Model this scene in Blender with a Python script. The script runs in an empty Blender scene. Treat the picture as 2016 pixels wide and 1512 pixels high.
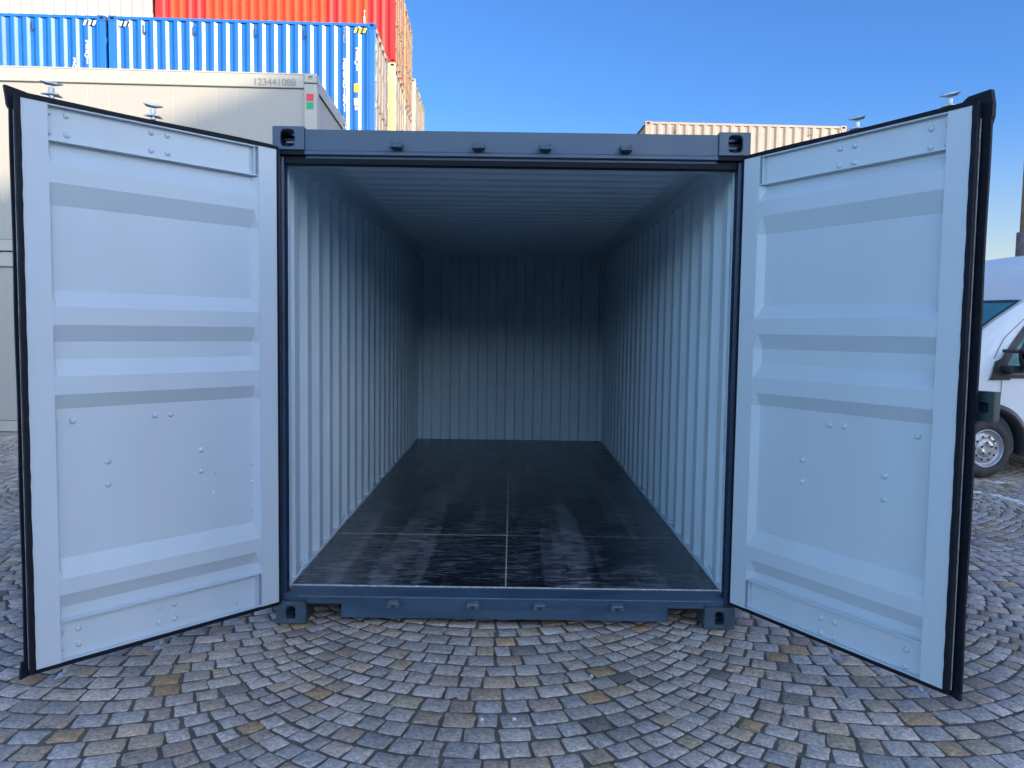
import bpy, bmesh, math, random
import numpy as np
from mathutils import Matrix, Vector
R = math.radians
random.seed(5)
scene = bpy.context.scene
COL = scene.collection

# ---------------------------------------------------------------- camera, sky, sun, exposure
CX, CY, CZ, YAW, PITCH, ROLL, FPX = 0.0169464722, -4.10160475, 1.56811423, 0.000552938588, -0.0673614742, 0.0138738798, 1557.18814
cam_d = bpy.data.cameras.new('camera'); cam = bpy.data.objects.new('camera', cam_d); COL.objects.link(cam)
cam_d.sensor_width = 36; cam_d.lens = 36 * FPX / 2016; cam_d.clip_end = 3000; cam_d.clip_start = .05
fw = Vector((math.sin(YAW) * math.cos(PITCH), math.cos(YAW) * math.cos(PITCH), math.sin(PITCH)))
r0 = Vector((math.cos(YAW), -math.sin(YAW), 0)); u0 = r0.cross(fw)
rt = math.cos(ROLL) * r0 + math.sin(ROLL) * u0; up = -math.sin(ROLL) * r0 + math.cos(ROLL) * u0
m4 = Matrix((rt, up, -fw)).transposed().to_4x4(); m4.translation = Vector((CX, CY, CZ)); cam.matrix_world = m4
scene.camera = cam

SKY_FILL_GAIN = (1.62, 1.5, 1.45, 1)
SUN_AZ, SUN_EL = 42.0, 17.5          # azimuth measured from +X towards the camera (-Y)
sdir = Vector((math.cos(R(SUN_AZ)) * math.cos(R(SUN_EL)), -math.sin(R(SUN_AZ)) * math.cos(R(SUN_EL)), math.sin(R(SUN_EL))))
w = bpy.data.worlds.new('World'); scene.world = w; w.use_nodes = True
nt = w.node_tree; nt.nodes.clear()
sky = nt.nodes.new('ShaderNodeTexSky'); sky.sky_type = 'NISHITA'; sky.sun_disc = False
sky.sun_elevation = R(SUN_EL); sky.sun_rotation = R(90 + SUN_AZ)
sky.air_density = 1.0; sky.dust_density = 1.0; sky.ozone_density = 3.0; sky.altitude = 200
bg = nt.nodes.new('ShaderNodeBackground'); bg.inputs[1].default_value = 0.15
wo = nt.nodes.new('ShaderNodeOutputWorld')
# added sky gain: brighter behind the camera to lift the shade, deeper blue ahead
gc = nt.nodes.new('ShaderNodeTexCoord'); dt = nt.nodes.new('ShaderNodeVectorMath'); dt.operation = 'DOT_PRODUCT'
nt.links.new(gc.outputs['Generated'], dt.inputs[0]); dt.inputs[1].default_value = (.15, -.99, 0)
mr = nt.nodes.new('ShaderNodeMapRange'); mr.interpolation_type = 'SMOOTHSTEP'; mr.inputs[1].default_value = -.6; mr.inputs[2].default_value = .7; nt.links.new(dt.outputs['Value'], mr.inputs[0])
mx = nt.nodes.new('ShaderNodeMix'); mx.data_type = 'RGBA'; nt.links.new(mr.outputs[0], mx.inputs[0]); mx.inputs[6].default_value = (.35, .60, .92, 1); mx.inputs[7].default_value = SKY_FILL_GAIN
sx = nt.nodes.new('ShaderNodeSeparateXYZ'); nt.links.new(gc.outputs['Generated'], sx.inputs[0])
hz = nt.nodes.new('ShaderNodeMapRange'); hz.interpolation_type = 'SMOOTHSTEP'; hz.inputs[1].default_value = .50; hz.inputs[2].default_value = .12; hz.inputs[3].default_value = 0; hz.inputs[4].default_value = 1.9; nt.links.new(sx.outputs[2], hz.inputs[0])  # extra gain low in the sky behind the camera, added to brighten the interior
lz = nt.nodes.new('ShaderNodeMapRange'); lz.interpolation_type = 'SMOOTHSTEP'; lz.inputs[1].default_value = .28; lz.inputs[2].default_value = .04; nt.links.new(sx.outputs[2], lz.inputs[0])
lm = nt.nodes.new('ShaderNodeMix'); lm.data_type = 'RGBA'; nt.links.new(lz.outputs[0], lm.inputs[0]); lm.inputs[6].default_value = (.35, .60, .92, 1); lm.inputs[7].default_value = (.86, .74, .70, 1); nt.links.new(lm.outputs[2], mx.inputs[6])
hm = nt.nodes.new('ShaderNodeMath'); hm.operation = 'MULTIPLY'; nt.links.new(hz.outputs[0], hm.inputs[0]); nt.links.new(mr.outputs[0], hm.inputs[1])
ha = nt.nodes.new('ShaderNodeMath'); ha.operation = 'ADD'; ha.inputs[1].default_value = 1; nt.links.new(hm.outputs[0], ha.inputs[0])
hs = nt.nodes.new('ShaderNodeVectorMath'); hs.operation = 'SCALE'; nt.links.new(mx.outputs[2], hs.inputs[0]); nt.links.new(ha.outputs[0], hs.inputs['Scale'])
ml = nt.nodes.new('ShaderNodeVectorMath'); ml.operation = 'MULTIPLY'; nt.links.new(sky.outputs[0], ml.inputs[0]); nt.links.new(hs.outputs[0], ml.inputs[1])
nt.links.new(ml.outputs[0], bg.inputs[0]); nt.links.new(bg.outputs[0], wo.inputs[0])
sl = bpy.data.lights.new('sun', 'SUN'); sl.energy = 4.6; sl.angle = R(0.5); sl.color = (1, .82, .55)
so = bpy.data.objects.new('sun', sl); COL.objects.link(so); so.rotation_euler = (-sdir).to_track_quat('-Z', 'Y').to_euler()
scene.view_settings.view_transform = 'Standard'; scene.view_settings.look = 'None'
scene.view_settings.exposure = 0.9; scene.view_settings.gamma = 1

# ---------------------------------------------------------------- materials
def mat(name, col, rough=.5, metal=0., var=.0, vscale=3., bump=0., bscale=40., spec=.5, coat=0., dirt=None, stretch=(1, 1, 1), dirt_amt=.3, dscale=4., rvar=0.):
    m = bpy.data.materials.new(name); m.use_nodes = True; N = m.node_tree; L = N.links
    b = N.nodes['Principled BSDF']; b.inputs['Roughness'].default_value = rough; b.inputs['Metallic'].default_value = metal
    b.inputs['Specular IOR Level'].default_value = spec; b.inputs['Coat Weight'].default_value = coat
    b.inputs['Base Color'].default_value = (*col, 1)
    tc = N.nodes.new('ShaderNodeTexCoord'); mp = N.nodes.new('ShaderNodeMapping'); mp.inputs['Scale'].default_value = stretch
    L.new(tc.outputs['Object'], mp.inputs[0])
    out = None
    if var > 0:
        n = N.nodes.new('ShaderNodeTexNoise'); n.inputs['Scale'].default_value = vscale; n.inputs['Detail'].default_value = 6; L.new(mp.outputs[0], n.inputs[0])
        r = N.nodes.new('ShaderNodeMapRange'); r.inputs[1].default_value = .3; r.inputs[2].default_value = .7; r.inputs[3].default_value = 1 - var; r.inputs[4].default_value = 1 + var
        L.new(n.outputs[0], r.inputs[0])
        mx = N.nodes.new('ShaderNodeVectorMath'); mx.operation = 'SCALE'; mx.inputs[0].default_value = col; L.new(r.outputs[0], mx.inputs['Scale'])
        out = mx.outputs[0]
        if rvar:
            r3 = N.nodes.new('ShaderNodeMapRange'); r3.inputs[1].default_value = .3; r3.inputs[2].default_value = .7; r3.inputs[3].default_value = rough - rvar; r3.inputs[4].default_value = rough + rvar
            L.new(n.outputs[0], r3.inputs[0]); L.new(r3.outputs[0], b.inputs['Roughness'])
    if dirt:
        n2 = N.nodes.new('ShaderNodeTexNoise'); n2.inputs['Scale'].default_value = dscale; n2.inputs['Detail'].default_value = 9; n2.inputs['Roughness'].default_value = .65; L.new(mp.outputs[0], n2.inputs[0])
        r2 = N.nodes.new('ShaderNodeMapRange'); r2.inputs[1].default_value = .72; r2.inputs[2].default_value = .75; r2.inputs[3].default_value = 0; r2.inputs[4].default_value = dirt_amt
        L.new(n2.outputs[0], r2.inputs[0])
        mm = N.nodes.new('ShaderNodeMix'); mm.data_type = 'RGBA'; L.new(r2.outputs[0], mm.inputs[0])
        if out: L.new(out, mm.inputs[6])
        else: mm.inputs[6].default_value = (*col, 1)
        mm.inputs[7].default_value = (*dirt, 1); out = mm.outputs[2]
    if out: L.new(out, b.inputs['Base Color'])
    if bump > 0:
        n3 = N.nodes.new('ShaderNodeTexNoise'); n3.inputs['Scale'].default_value = bscale; n3.inputs['Detail'].default_value = 5; L.new(mp.outputs[0], n3.inputs[0])
        bp = N.nodes.new('ShaderNodeBump'); bp.inputs['Strength'].default_value = bump; bp.inputs['Distance'].default_value = .01
        L.new(n3.outputs[0], bp.inputs['Height']); L.new(bp.outputs[0], b.inputs['Normal'])
    return m
M = {}
M['steel_blue'] = mat('slate blue paint', (.050, .087, .142), .42, var=.18, vscale=5, bump=.12, bscale=14, dirt=(.16, .17, .19), dirt_amt=.45, dscale=7, rvar=.08)
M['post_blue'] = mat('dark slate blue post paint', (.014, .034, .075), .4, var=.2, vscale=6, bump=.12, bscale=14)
M['lock_teal'] = mat('dark teal paint', (.016, .045, .055), .5, var=.25, vscale=12, bump=.15, bscale=30, dirt=(.12, .14, .14), dirt_amt=.4, dscale=15)
M['sill_blue'] = mat('scuffed slate blue paint', (.042, .082, .132), .40, var=.25, vscale=5, bump=.15, bscale=20, dirt=(.24, .25, .27), dirt_amt=.75, dscale=8, stretch=(.6, 3, 3), rvar=.08)
M['inner_white'] = mat('pale grey interior paint', (.55, .69, .78), .5, var=.05, vscale=2.5, bump=.05, bscale=9, dirt=(.36, .38, .38), dirt_amt=.25, dscale=3)
M['door_white'] = mat('pale grey door paint', (.51, .595, .66), .38, var=.04, vscale=2, bump=.09, bscale=7, dirt=(.33, .36, .37), dirt_amt=.42, dscale=7, stretch=(1, 1, .3), rvar=.06)
M['rubber'] = mat('black rubber', (.004, .006, .014), .65, spec=.25, var=.3, vscale=20, bump=.1, bscale=60)
M['galv'] = mat('galvanised steel', (.52, .54, .56), .38, .8, var=.2, vscale=25, bump=.1, bscale=60)
M['seam'] = mat('bare metal edge', (.62, .63, .62), .35, .3, var=.3, vscale=30)
M['seam_dull'] = mat('grimy plywood edge', (.33, .30, .29), .7, var=.5, vscale=20)
M['seam_wood'] = mat('exposed plywood edge', (.52, .43, .32), .7, var=.5, vscale=30)
M['keeper'] = mat('worn keeper paint', (.11, .145, .19), .45, var=.3, vscale=30, bump=.2, bscale=60)
M['rust'] = mat('worn casting paint', (.05, .08, .11), .5, var=.3, vscale=12, bump=.25, bscale=45, dirt=(.16, .08, .05), dirt_amt=.7, dscale=10)
M['dark'] = mat('dark void paint', (.01, .011, .013), .8, var=.2)
M['black_plastic'] = mat('black plastic', (.022, .024, .028), .45, var=.15, bump=.08, bscale=90)
M['van_white'] = mat('white van paint', (.72, .73, .75), .36, var=.03, coat=.08, dirt=(.5, .5, .48), dirt_amt=.15)
M['glass'] = mat('tinted glass', (.05, .22, .235), .22, var=.25, vscale=1.5, spec=.35)
M['tyre'] = mat('tyre rubber', (.035, .035, .037), .75, var=.3, vscale=12, bump=.2, bscale=50)
M['rim'] = mat('painted steel wheel', (.45, .46, .48), .35, .6, var=.15, vscale=20)
M['office'] = mat('off white sandwich panel', (.35, .332, .305), .45, var=.025, vscale=1.2, bump=.03, bscale=5, stretch=(1, 1, .08), dirt=(.45, .43, .40), dirt_amt=.18, dscale=3)
M['office_frame'] = mat('off white frame paint', (.385, .37, .335), .4, var=.04, vscale=3, dirt=(.4, .36, .32), dirt_amt=.3)
M['line'] = mat('dark joint', (.10, .10, .10), .7, var=.1)
M['red_label'] = mat('red label', (.65, .03, .05), .5, var=.1)
M['green_label'] = mat('green label', (.0, .32, .13), .5, var=.05)
M['bar_grey'] = mat('dull grey bar', (.16, .14, .13), .6, var=.2)
M['white_mark'] = mat('white lettering', (.8, .8, .8), .5, var=.03)
M['yellow'] = mat('yellow label', (.8, .55, .02), .5, var=.1)
M['black_mark'] = mat('black marking', (.02, .02, .02), .5, var=.1)
M['grey_mark'] = mat('grey lettering', (.22, .22, .22), .5, var=.1)
M['orange_mark'] = mat('faded orange letter paint', (.85, .33, .09), .6, var=.25, vscale=6)
M['orange_panel'] = mat('orange red overpaint', (.52, .045, .014), .65, spec=.3, var=.12, vscale=5)
M['pole'] = mat('weathered brown pole', (.30, .23, .17), .8, var=.25, vscale=8, bump=.3, bscale=30)
M['pole_dark'] = mat('grey brown sleeve', (.14, .12, .11), .8, var=.3, vscale=8, bump=.3, bscale=30)
M['paper'] = mat('white paper', (.75, .76, .76), .8, var=.05)
M['wall_grey'] = mat('warehouse cladding', (.3, .3, .3), .7, var=.1)
def paint(name, c, rough=.28, dirt=(.15, .1, .08), da=.25):
    return mat(name, c, rough, var=.07, vscale=2, bump=.05, bscale=6, dirt=dirt, dirt_amt=da, dscale=6, coat=.0)
M['blue'] = paint('bright blue paint', (.002, .105, .40), .34, (.05, .13, .3), .35)
M['red'] = paint('signal red paint', (.45, .008, .009), .6, (.3, .02, .01), .2)
M['offwhite'] = paint('off white container paint', (.50, .42, .36), .45, (.5, .35, .28), .3)
M['cream'] = paint('cream container paint', (.55, .50, .26), .5, (.5, .45, .3), .3)
M['beige'] = paint('beige orange container paint', (.42, .23, .11), .5, (.5, .15, .05), .5)
M['brown'] = paint('taupe container paint', (.275, .225, .20), .5, (.3, .2, .16), .3)
M['palegrey'] = paint('pale grey container paint', (.44, .40, .38), .5, (.35, .3, .3), .5)

# plywood floor with scuffs
def floor_mat():
    m = bpy.data.materials.new('dark phenolic plywood'); m.use_nodes = True; N = m.node_tree; L = N.links; b = N.nodes['Principled BSDF']
    tc = N.nodes.new('ShaderNodeTexCoord')
    def noise(sc, scale, det=6, ro=.6):
        mp = N.nodes.new('ShaderNodeMapping'); mp.inputs['Scale'].default_value = sc; L.new(tc.outputs['Object'], mp.inputs[0])
        n = N.nodes.new('ShaderNodeTexNoise'); n.inputs['Scale'].default_value = scale; n.inputs['Detail'].default_value = det; n.inputs['Roughness'].default_value = ro; L.new(mp.outputs[0], n.inputs[0]); return n.outputs[0]
    def rng(i, a, b_, c, d):
        r = N.nodes.new('ShaderNodeMapRange'); r.inputs[1].default_value = a; r.inputs[2].default_value = b_; r.inputs[3].default_value = c; r.inputs[4].default_value = d; L.new(i, r.inputs[0]); return r.outputs[0]
    def mul(a, b_):
        q = N.nodes.new('ShaderNodeMath'); q.operation = 'MULTIPLY'; L.new(a, q.inputs[0]); L.new(b_, q.inputs[1]); return q.outputs[0]
    def add(a, b_):
        q = N.nodes.new('ShaderNodeMath'); q.operation = 'ADD'; q.use_clamp = True; L.new(a, q.inputs[0]); L.new(b_, q.inputs[1]); return q.outputs[0]
    big = rng(noise((1.6, .7, 1), 1.3, 4), .40, .60, 0, 1)
    streak = rng(noise((3.0, 15, 1), 2.2, 9, .75), .50, .60, 0, 1)
    dust = mul(big, rng(streak, 0, 1, .10, 1))
    fine = mul(rng(noise((5, 90, 1), 2.5, 6, .6), .56, .62, 0, 1), rng(noise((1, 1, 1), 2.6, 3), .42, .62, 0, 1))
    lane = mul(rng(noise((2.4, .12, 1), 1.6, 2), .52, .62, 0, 1), rng(noise((4, 20, 1), 2.2, 8, .8), .48, .58, .12, 1))
    f = add(mul(dust, rng(noise((1, 1, 1), 6, 4), .3, .7, .4, .8)), add(mul(fine, rng(noise((1, 1, 1), 9, 2), .3, .7, .5, .9)), rng(lane, 0, 1, 0, .8)))
    spk = rng(noise((1, 1.6, 1), 40, 2, .5), .70, .73, 0, 1)
    f = add(f, spk)
    c = N.nodes.new('ShaderNodeMix'); c.data_type = 'RGBA'; L.new(rng(f, .08, .85, 0, .85), c.inputs[0]); c.inputs[6].default_value = (.004, .007, .016, 1); c.inputs[7].default_value = (.30, .30, .33, 1)
    L.new(c.outputs[2], b.inputs['Base Color']); L.new(rng(f, 0, 1, .24, .55), b.inputs['Roughness'])
    b.inputs['Specular IOR Level'].default_value = .5
    w_ = N.nodes.new('ShaderNodeTexWave'); w_.inputs['Scale'].default_value = 60; w_.inputs['Distortion'].default_value = 1.5; L.new(tc.outputs['Object'], w_.inputs[0])
    bp = N.nodes.new('ShaderNodeBump'); bp.inputs['Strength'].default_value = .12; bp.inputs['Distance'].default_value = .002; L.new(w_.outputs[0], bp.inputs['Height']); L.new(bp.outputs[0], b.inputs['Normal'])
    return m
M['floor'] = floor_mat()

def stone_mat():
    m = bpy.data.materials.new('granite setts'); m.use_nodes = True; N = m.node_tree; L = N.links; b = N.nodes['Principled BSDF']
    a = N.nodes.new('ShaderNodeAttribute'); a.attribute_name = 'Col'
    tc = N.nodes.new('ShaderNodeTexCoord')
    n = N.nodes.new('ShaderNodeTexNoise'); n.inputs['Scale'].default_value = 55; n.inputs['Detail'].default_value = 6; n.inputs['Roughness'].default_value = .75; L.new(tc.outputs['Object'], n.inputs[0])
    n2 = N.nodes.new('ShaderNodeTexNoise'); n2.inputs['Scale'].default_value = 1.7; n2.inputs['Detail'].default_value = 5; L.new(tc.outputs['Object'], n2.inputs[0])
    n4 = N.nodes.new('ShaderNodeTexNoise'); n4.inputs['Scale'].default_value = 240; n4.inputs['Detail'].default_value = 2; L.new(tc.outputs['Object'], n4.inputs[0])
    def rng(i, p, q, c, d):
        r = N.nodes.new('ShaderNodeMapRange'); r.inputs[1].default_value = p; r.inputs[2].default_value = q; r.inputs[3].default_value = c; r.inputs[4].default_value = d; L.new(i, r.inputs[0]); return r.outputs[0]
    def mul(x, y):
        q = N.nodes.new('ShaderNodeMath'); q.operation = 'MULTIPLY'; L.new(x, q.inputs[0]); L.new(y, q.inputs[1]); return q.outputs[0]
    f = mul(mul(rng(n.outputs[0], .3, .7, .42, 1.6), rng(n2.outputs[0], .35, .65, .82, 1.15)), rng(n4.outputs[0], .3, .7, .75, 1.25))
    s = N.nodes.new('ShaderNodeVectorMath'); s.operation = 'SCALE'; L.new(a.outputs['Color'], s.inputs[0]); L.new(f, s.inputs['Scale']); L.new(s.outputs[0], b.inputs['Base Color'])
    b.inputs['Roughness'].default_value = .62; b.inputs['Specular IOR Level'].default_value = .4
    bp = N.nodes.new('ShaderNodeBump'); bp.inputs['Strength'].default_value = .55; bp.inputs['Distance'].default_value = .006; L.new(n.outputs[0], bp.inputs['Height']); L.new(bp.outputs[0], b.inputs['Normal'])
    return m
M['setts'] = stone_mat()
M['grout'] = mat('joint sand', (.115, .095, .078), .9, var=.4, vscale=7, bump=.6, bscale=120, dirt=(.04, .05, .02), dirt_amt=.6, dscale=2.5)

# ---------------------------------------------------------------- mesh helpers
class MB:
    def __init__(s): s.v = []; s.f = []; s.mi = []; s.cur = 0
    def add(s, vs, fs):
        o = len(s.v); s.v += [tuple(p) for p in vs]; s.f += [tuple(i + o for i in f) for f in fs]; s.mi += [s.cur] * len(fs); return s
    def box(s, x0, x1, y0, y1, z0, z1):
        return s.add([(x0, y0, z0), (x1, y0, z0), (x1, y1, z0), (x0, y1, z0), (x0, y0, z1), (x1, y0, z1), (x1, y1, z1), (x0, y1, z1)],
                     [(0, 3, 2, 1), (4, 5, 6, 7), (0, 1, 5, 4), (1, 2, 6, 5), (2, 3, 7, 6), (3, 0, 4, 7)])
    def prism(s, poly, fn, a, b):       # poly 2D, fn(p, t)->3D
        n = len(poly); vs = [fn(p, a) for p in poly] + [fn(p, b) for p in poly]
        return s.add(vs, [tuple(range(n))[::-1], tuple(range(n, 2 * n))] + [(i, (i + 1) % n, n + (i + 1) % n, n + i) for i in range(n)])
    def sheet(s, rows):                 # rows of equal-length point lists
        n = len(rows[0]); vs = [p for r in rows for p in r]
        return s.add(vs, [(i * n + j, i * n + j + 1, (i + 1) * n + j + 1, (i + 1) * n + j) for i in range(len(rows) - 1) for j in range(n - 1)])
    def cyl(s, p0, p1, r0_, r1_=None, n=16, caps=True):
        r1_ = r0_ if r1_ is None else r1_
        p0 = Vector(p0); p1 = Vector(p1); d = (p1 - p0).normalized(); a = d.orthogonal().normalized(); b = d.cross(a)
        vs = [p0 + (a * math.cos(2 * math.pi * i / n) + b * math.sin(2 * math.pi * i / n)) * r0_ for i in range(n)] + [p1 + (a * math.cos(2 * math.pi * i / n) + b * math.sin(2 * math.pi * i / n)) * r1_ for i in range(n)]
        fs = [(i, (i + 1) % n, n + (i + 1) % n, n + i) for i in range(n)]
        if caps: fs += [tuple(range(n))[::-1], tuple(range(n, 2 * n))]
        return s.add(vs, fs)
    def lathe(s, prof, fn, n=32):       # prof [(axis, radius)], fn(axial, a, b)->3D
        vs = []; k = len(prof)
        for i in range(n):
            c, d = math.cos(2 * math.pi * i / n), math.sin(2 * math.pi * i / n)
            vs += [fn(a, r * c, r * d) for a, r in prof]
        return s.add(vs, [(i * k + j, i * k + j + 1, ((i + 1) % n) * k + j + 1, ((i + 1) % n) * k + j) for i in range(n) for j in range(k - 1)])
    def holed(s, w_, h, t, hole, fn):   # plate 0..w,0..h thickness t, hole: list of (x,y) CCW round a centre
        n = len(hole); cx = sum(p[0] for p in hole) / n; cy = sum(p[1] for p in hole) / n; out = []
        for x, y in hole:
            dx, dy = x - cx, y - cy; k = 1e9
            if dx > 1e-9: k = min(k, (w_ - cx) / dx)
            if dx < -1e-9: k = min(k, -cx / dx)
            if dy > 1e-9: k = min(k, (h - cy) / dy)
            if dy < -1e-9: k = min(k, -cy / dy)
            out.append([cx + dx * k, cy + dy * k])
        for c in ((0, 0), (w_, 0), (w_, h), (0, h)):
            j = min(range(n), key=lambda i: (out[i][0] - c[0]) ** 2 + (out[i][1] - c[1]) ** 2); out[j] = list(c)
        vs = [fn(p[0], p[1], 0) for p in out] + [fn(p[0], p[1], 0) for p in hole] + [fn(p[0], p[1], t) for p in out] + [fn(p[0], p[1], t) for p in hole]
        fs = []
        for i in range(n):
            j = (i + 1) % n
            fs += [(i, j, n + j, n + i), (2 * n + i, 3 * n + i, 3 * n + j, 2 * n + j), (n + i, n + j, 3 * n + j, 3 * n + i), (i, 2 * n + i, 2 * n + j, j)]
        return s.add(vs, fs)
    def mesh(s, name, mats, smooth=False, recalc=True):
        me = bpy.data.meshes.new(name); me.from_pydata(s.v, [], s.f)
        for m in (mats if isinstance(mats, (list, tuple)) else [mats]): me.materials.append(M[m] if isinstance(m, str) else m)
        me.polygons.foreach_set('material_index', s.mi)
        if recalc:
            bm = bmesh.new(); bm.from_mesh(me); bmesh.ops.recalc_face_normals(bm, faces=bm.faces); bm.to_mesh(me); bm.free()
        if smooth: me.polygons.foreach_set('use_smooth', [True] * len(me.polygons))
        me.update(); return me
    def obj(s, name, mats, parent=None, bev=0., smooth=False, recalc=True):
        return mk(name, s.mesh(name, mats, smooth, recalc), parent, bev)
def mk(name, me, parent=None, bev=0.):
    o = bpy.data.objects.new(name, me); COL.objects.link(o); o.parent = parent
    if bev:
        b = o.modifiers.new('bevel', 'BEVEL'); b.width = bev; b.segments = 2; b.limit_method = 'ANGLE'; b.angle_limit = R(35)
    return o
def thing(name, label, cat, loc=(0, 0, 0), rz=0., group=None):
    o = bpy.data.objects.new(name, None); COL.objects.link(o); o.location = loc; o.rotation_euler = (0, 0, rz); tag(o, label, cat, group); return o
def tag(o, label, cat, group=None):
    o['label'] = label; o['category'] = cat
    if group: o['group'] = group
    return o
def dup(root, loc, rz, label, group=None):
    r = root.copy(); COL.objects.link(r); r.location = loc; r.rotation_euler = (0, 0, rz); r['label'] = label
    if group: r['group'] = group
    for ch in list(root.children):
        c = ch.copy(); COL.objects.link(c); c.parent = r
        for g in list(ch.children):
            d = g.copy(); COL.objects.link(d); d.parent = c
    return r
def text_mesh(txt, size, material, name='lettering', vertical=False, spacing=1.0):
    cu = bpy.data.curves.new('t', 'FONT'); cu.body = '\n'.join(txt) if vertical else txt; cu.size = size; cu.align_x = 'CENTER'; cu.space_line = spacing; cu.offset = size * .02
    o = bpy.data.objects.new('t', cu); COL.objects.link(o); dg = bpy.context.evaluated_depsgraph_get()
    me = bpy.data.meshes.new_from_object(o.evaluated_get(dg)); bpy.data.objects.remove(o); bpy.data.curves.remove(cu)
    me.materials.clear(); me.materials.append(M[material]); me.name = name
    for v in me.vertices: v.co = Vector((v.co.x, 0, v.co.y))
    return me
def corr(length, pitch=.278, depth=.036, flat=.072, slope=.068, start=0.):
    """trapezoid profile: list of (s, d), d=0 outward, depth inward"""
    out = [(0, 0)]; n = max(1, int(round((length) / pitch))); p = length / n; k = p / pitch
    for i in range(n):
        b = i * p; f = flat * k; q = slope * k
        out += [(b + f / 2, 0), (b + f / 2 + q, depth), (b + f / 2 + q + f - .002, depth), (b + f / 2 + 2 * q + f, 0)]
    out.append((length, 0)); return out
def stadium(cx, cy, w_, h, n=24, flat_bottom=False):
    pts = []
    for i in range(n):
        a = 2 * math.pi * i / n; c, s_ = math.cos(a), math.sin(a); e = .55
        if flat_bottom and s_ < 0: e = .28
        pts.append((cx + w_ / 2 * math.copysign(abs(c) ** e, c), cy + h / 2 * math.copysign(abs(s_) ** e, s_)))
    return pts

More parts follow.
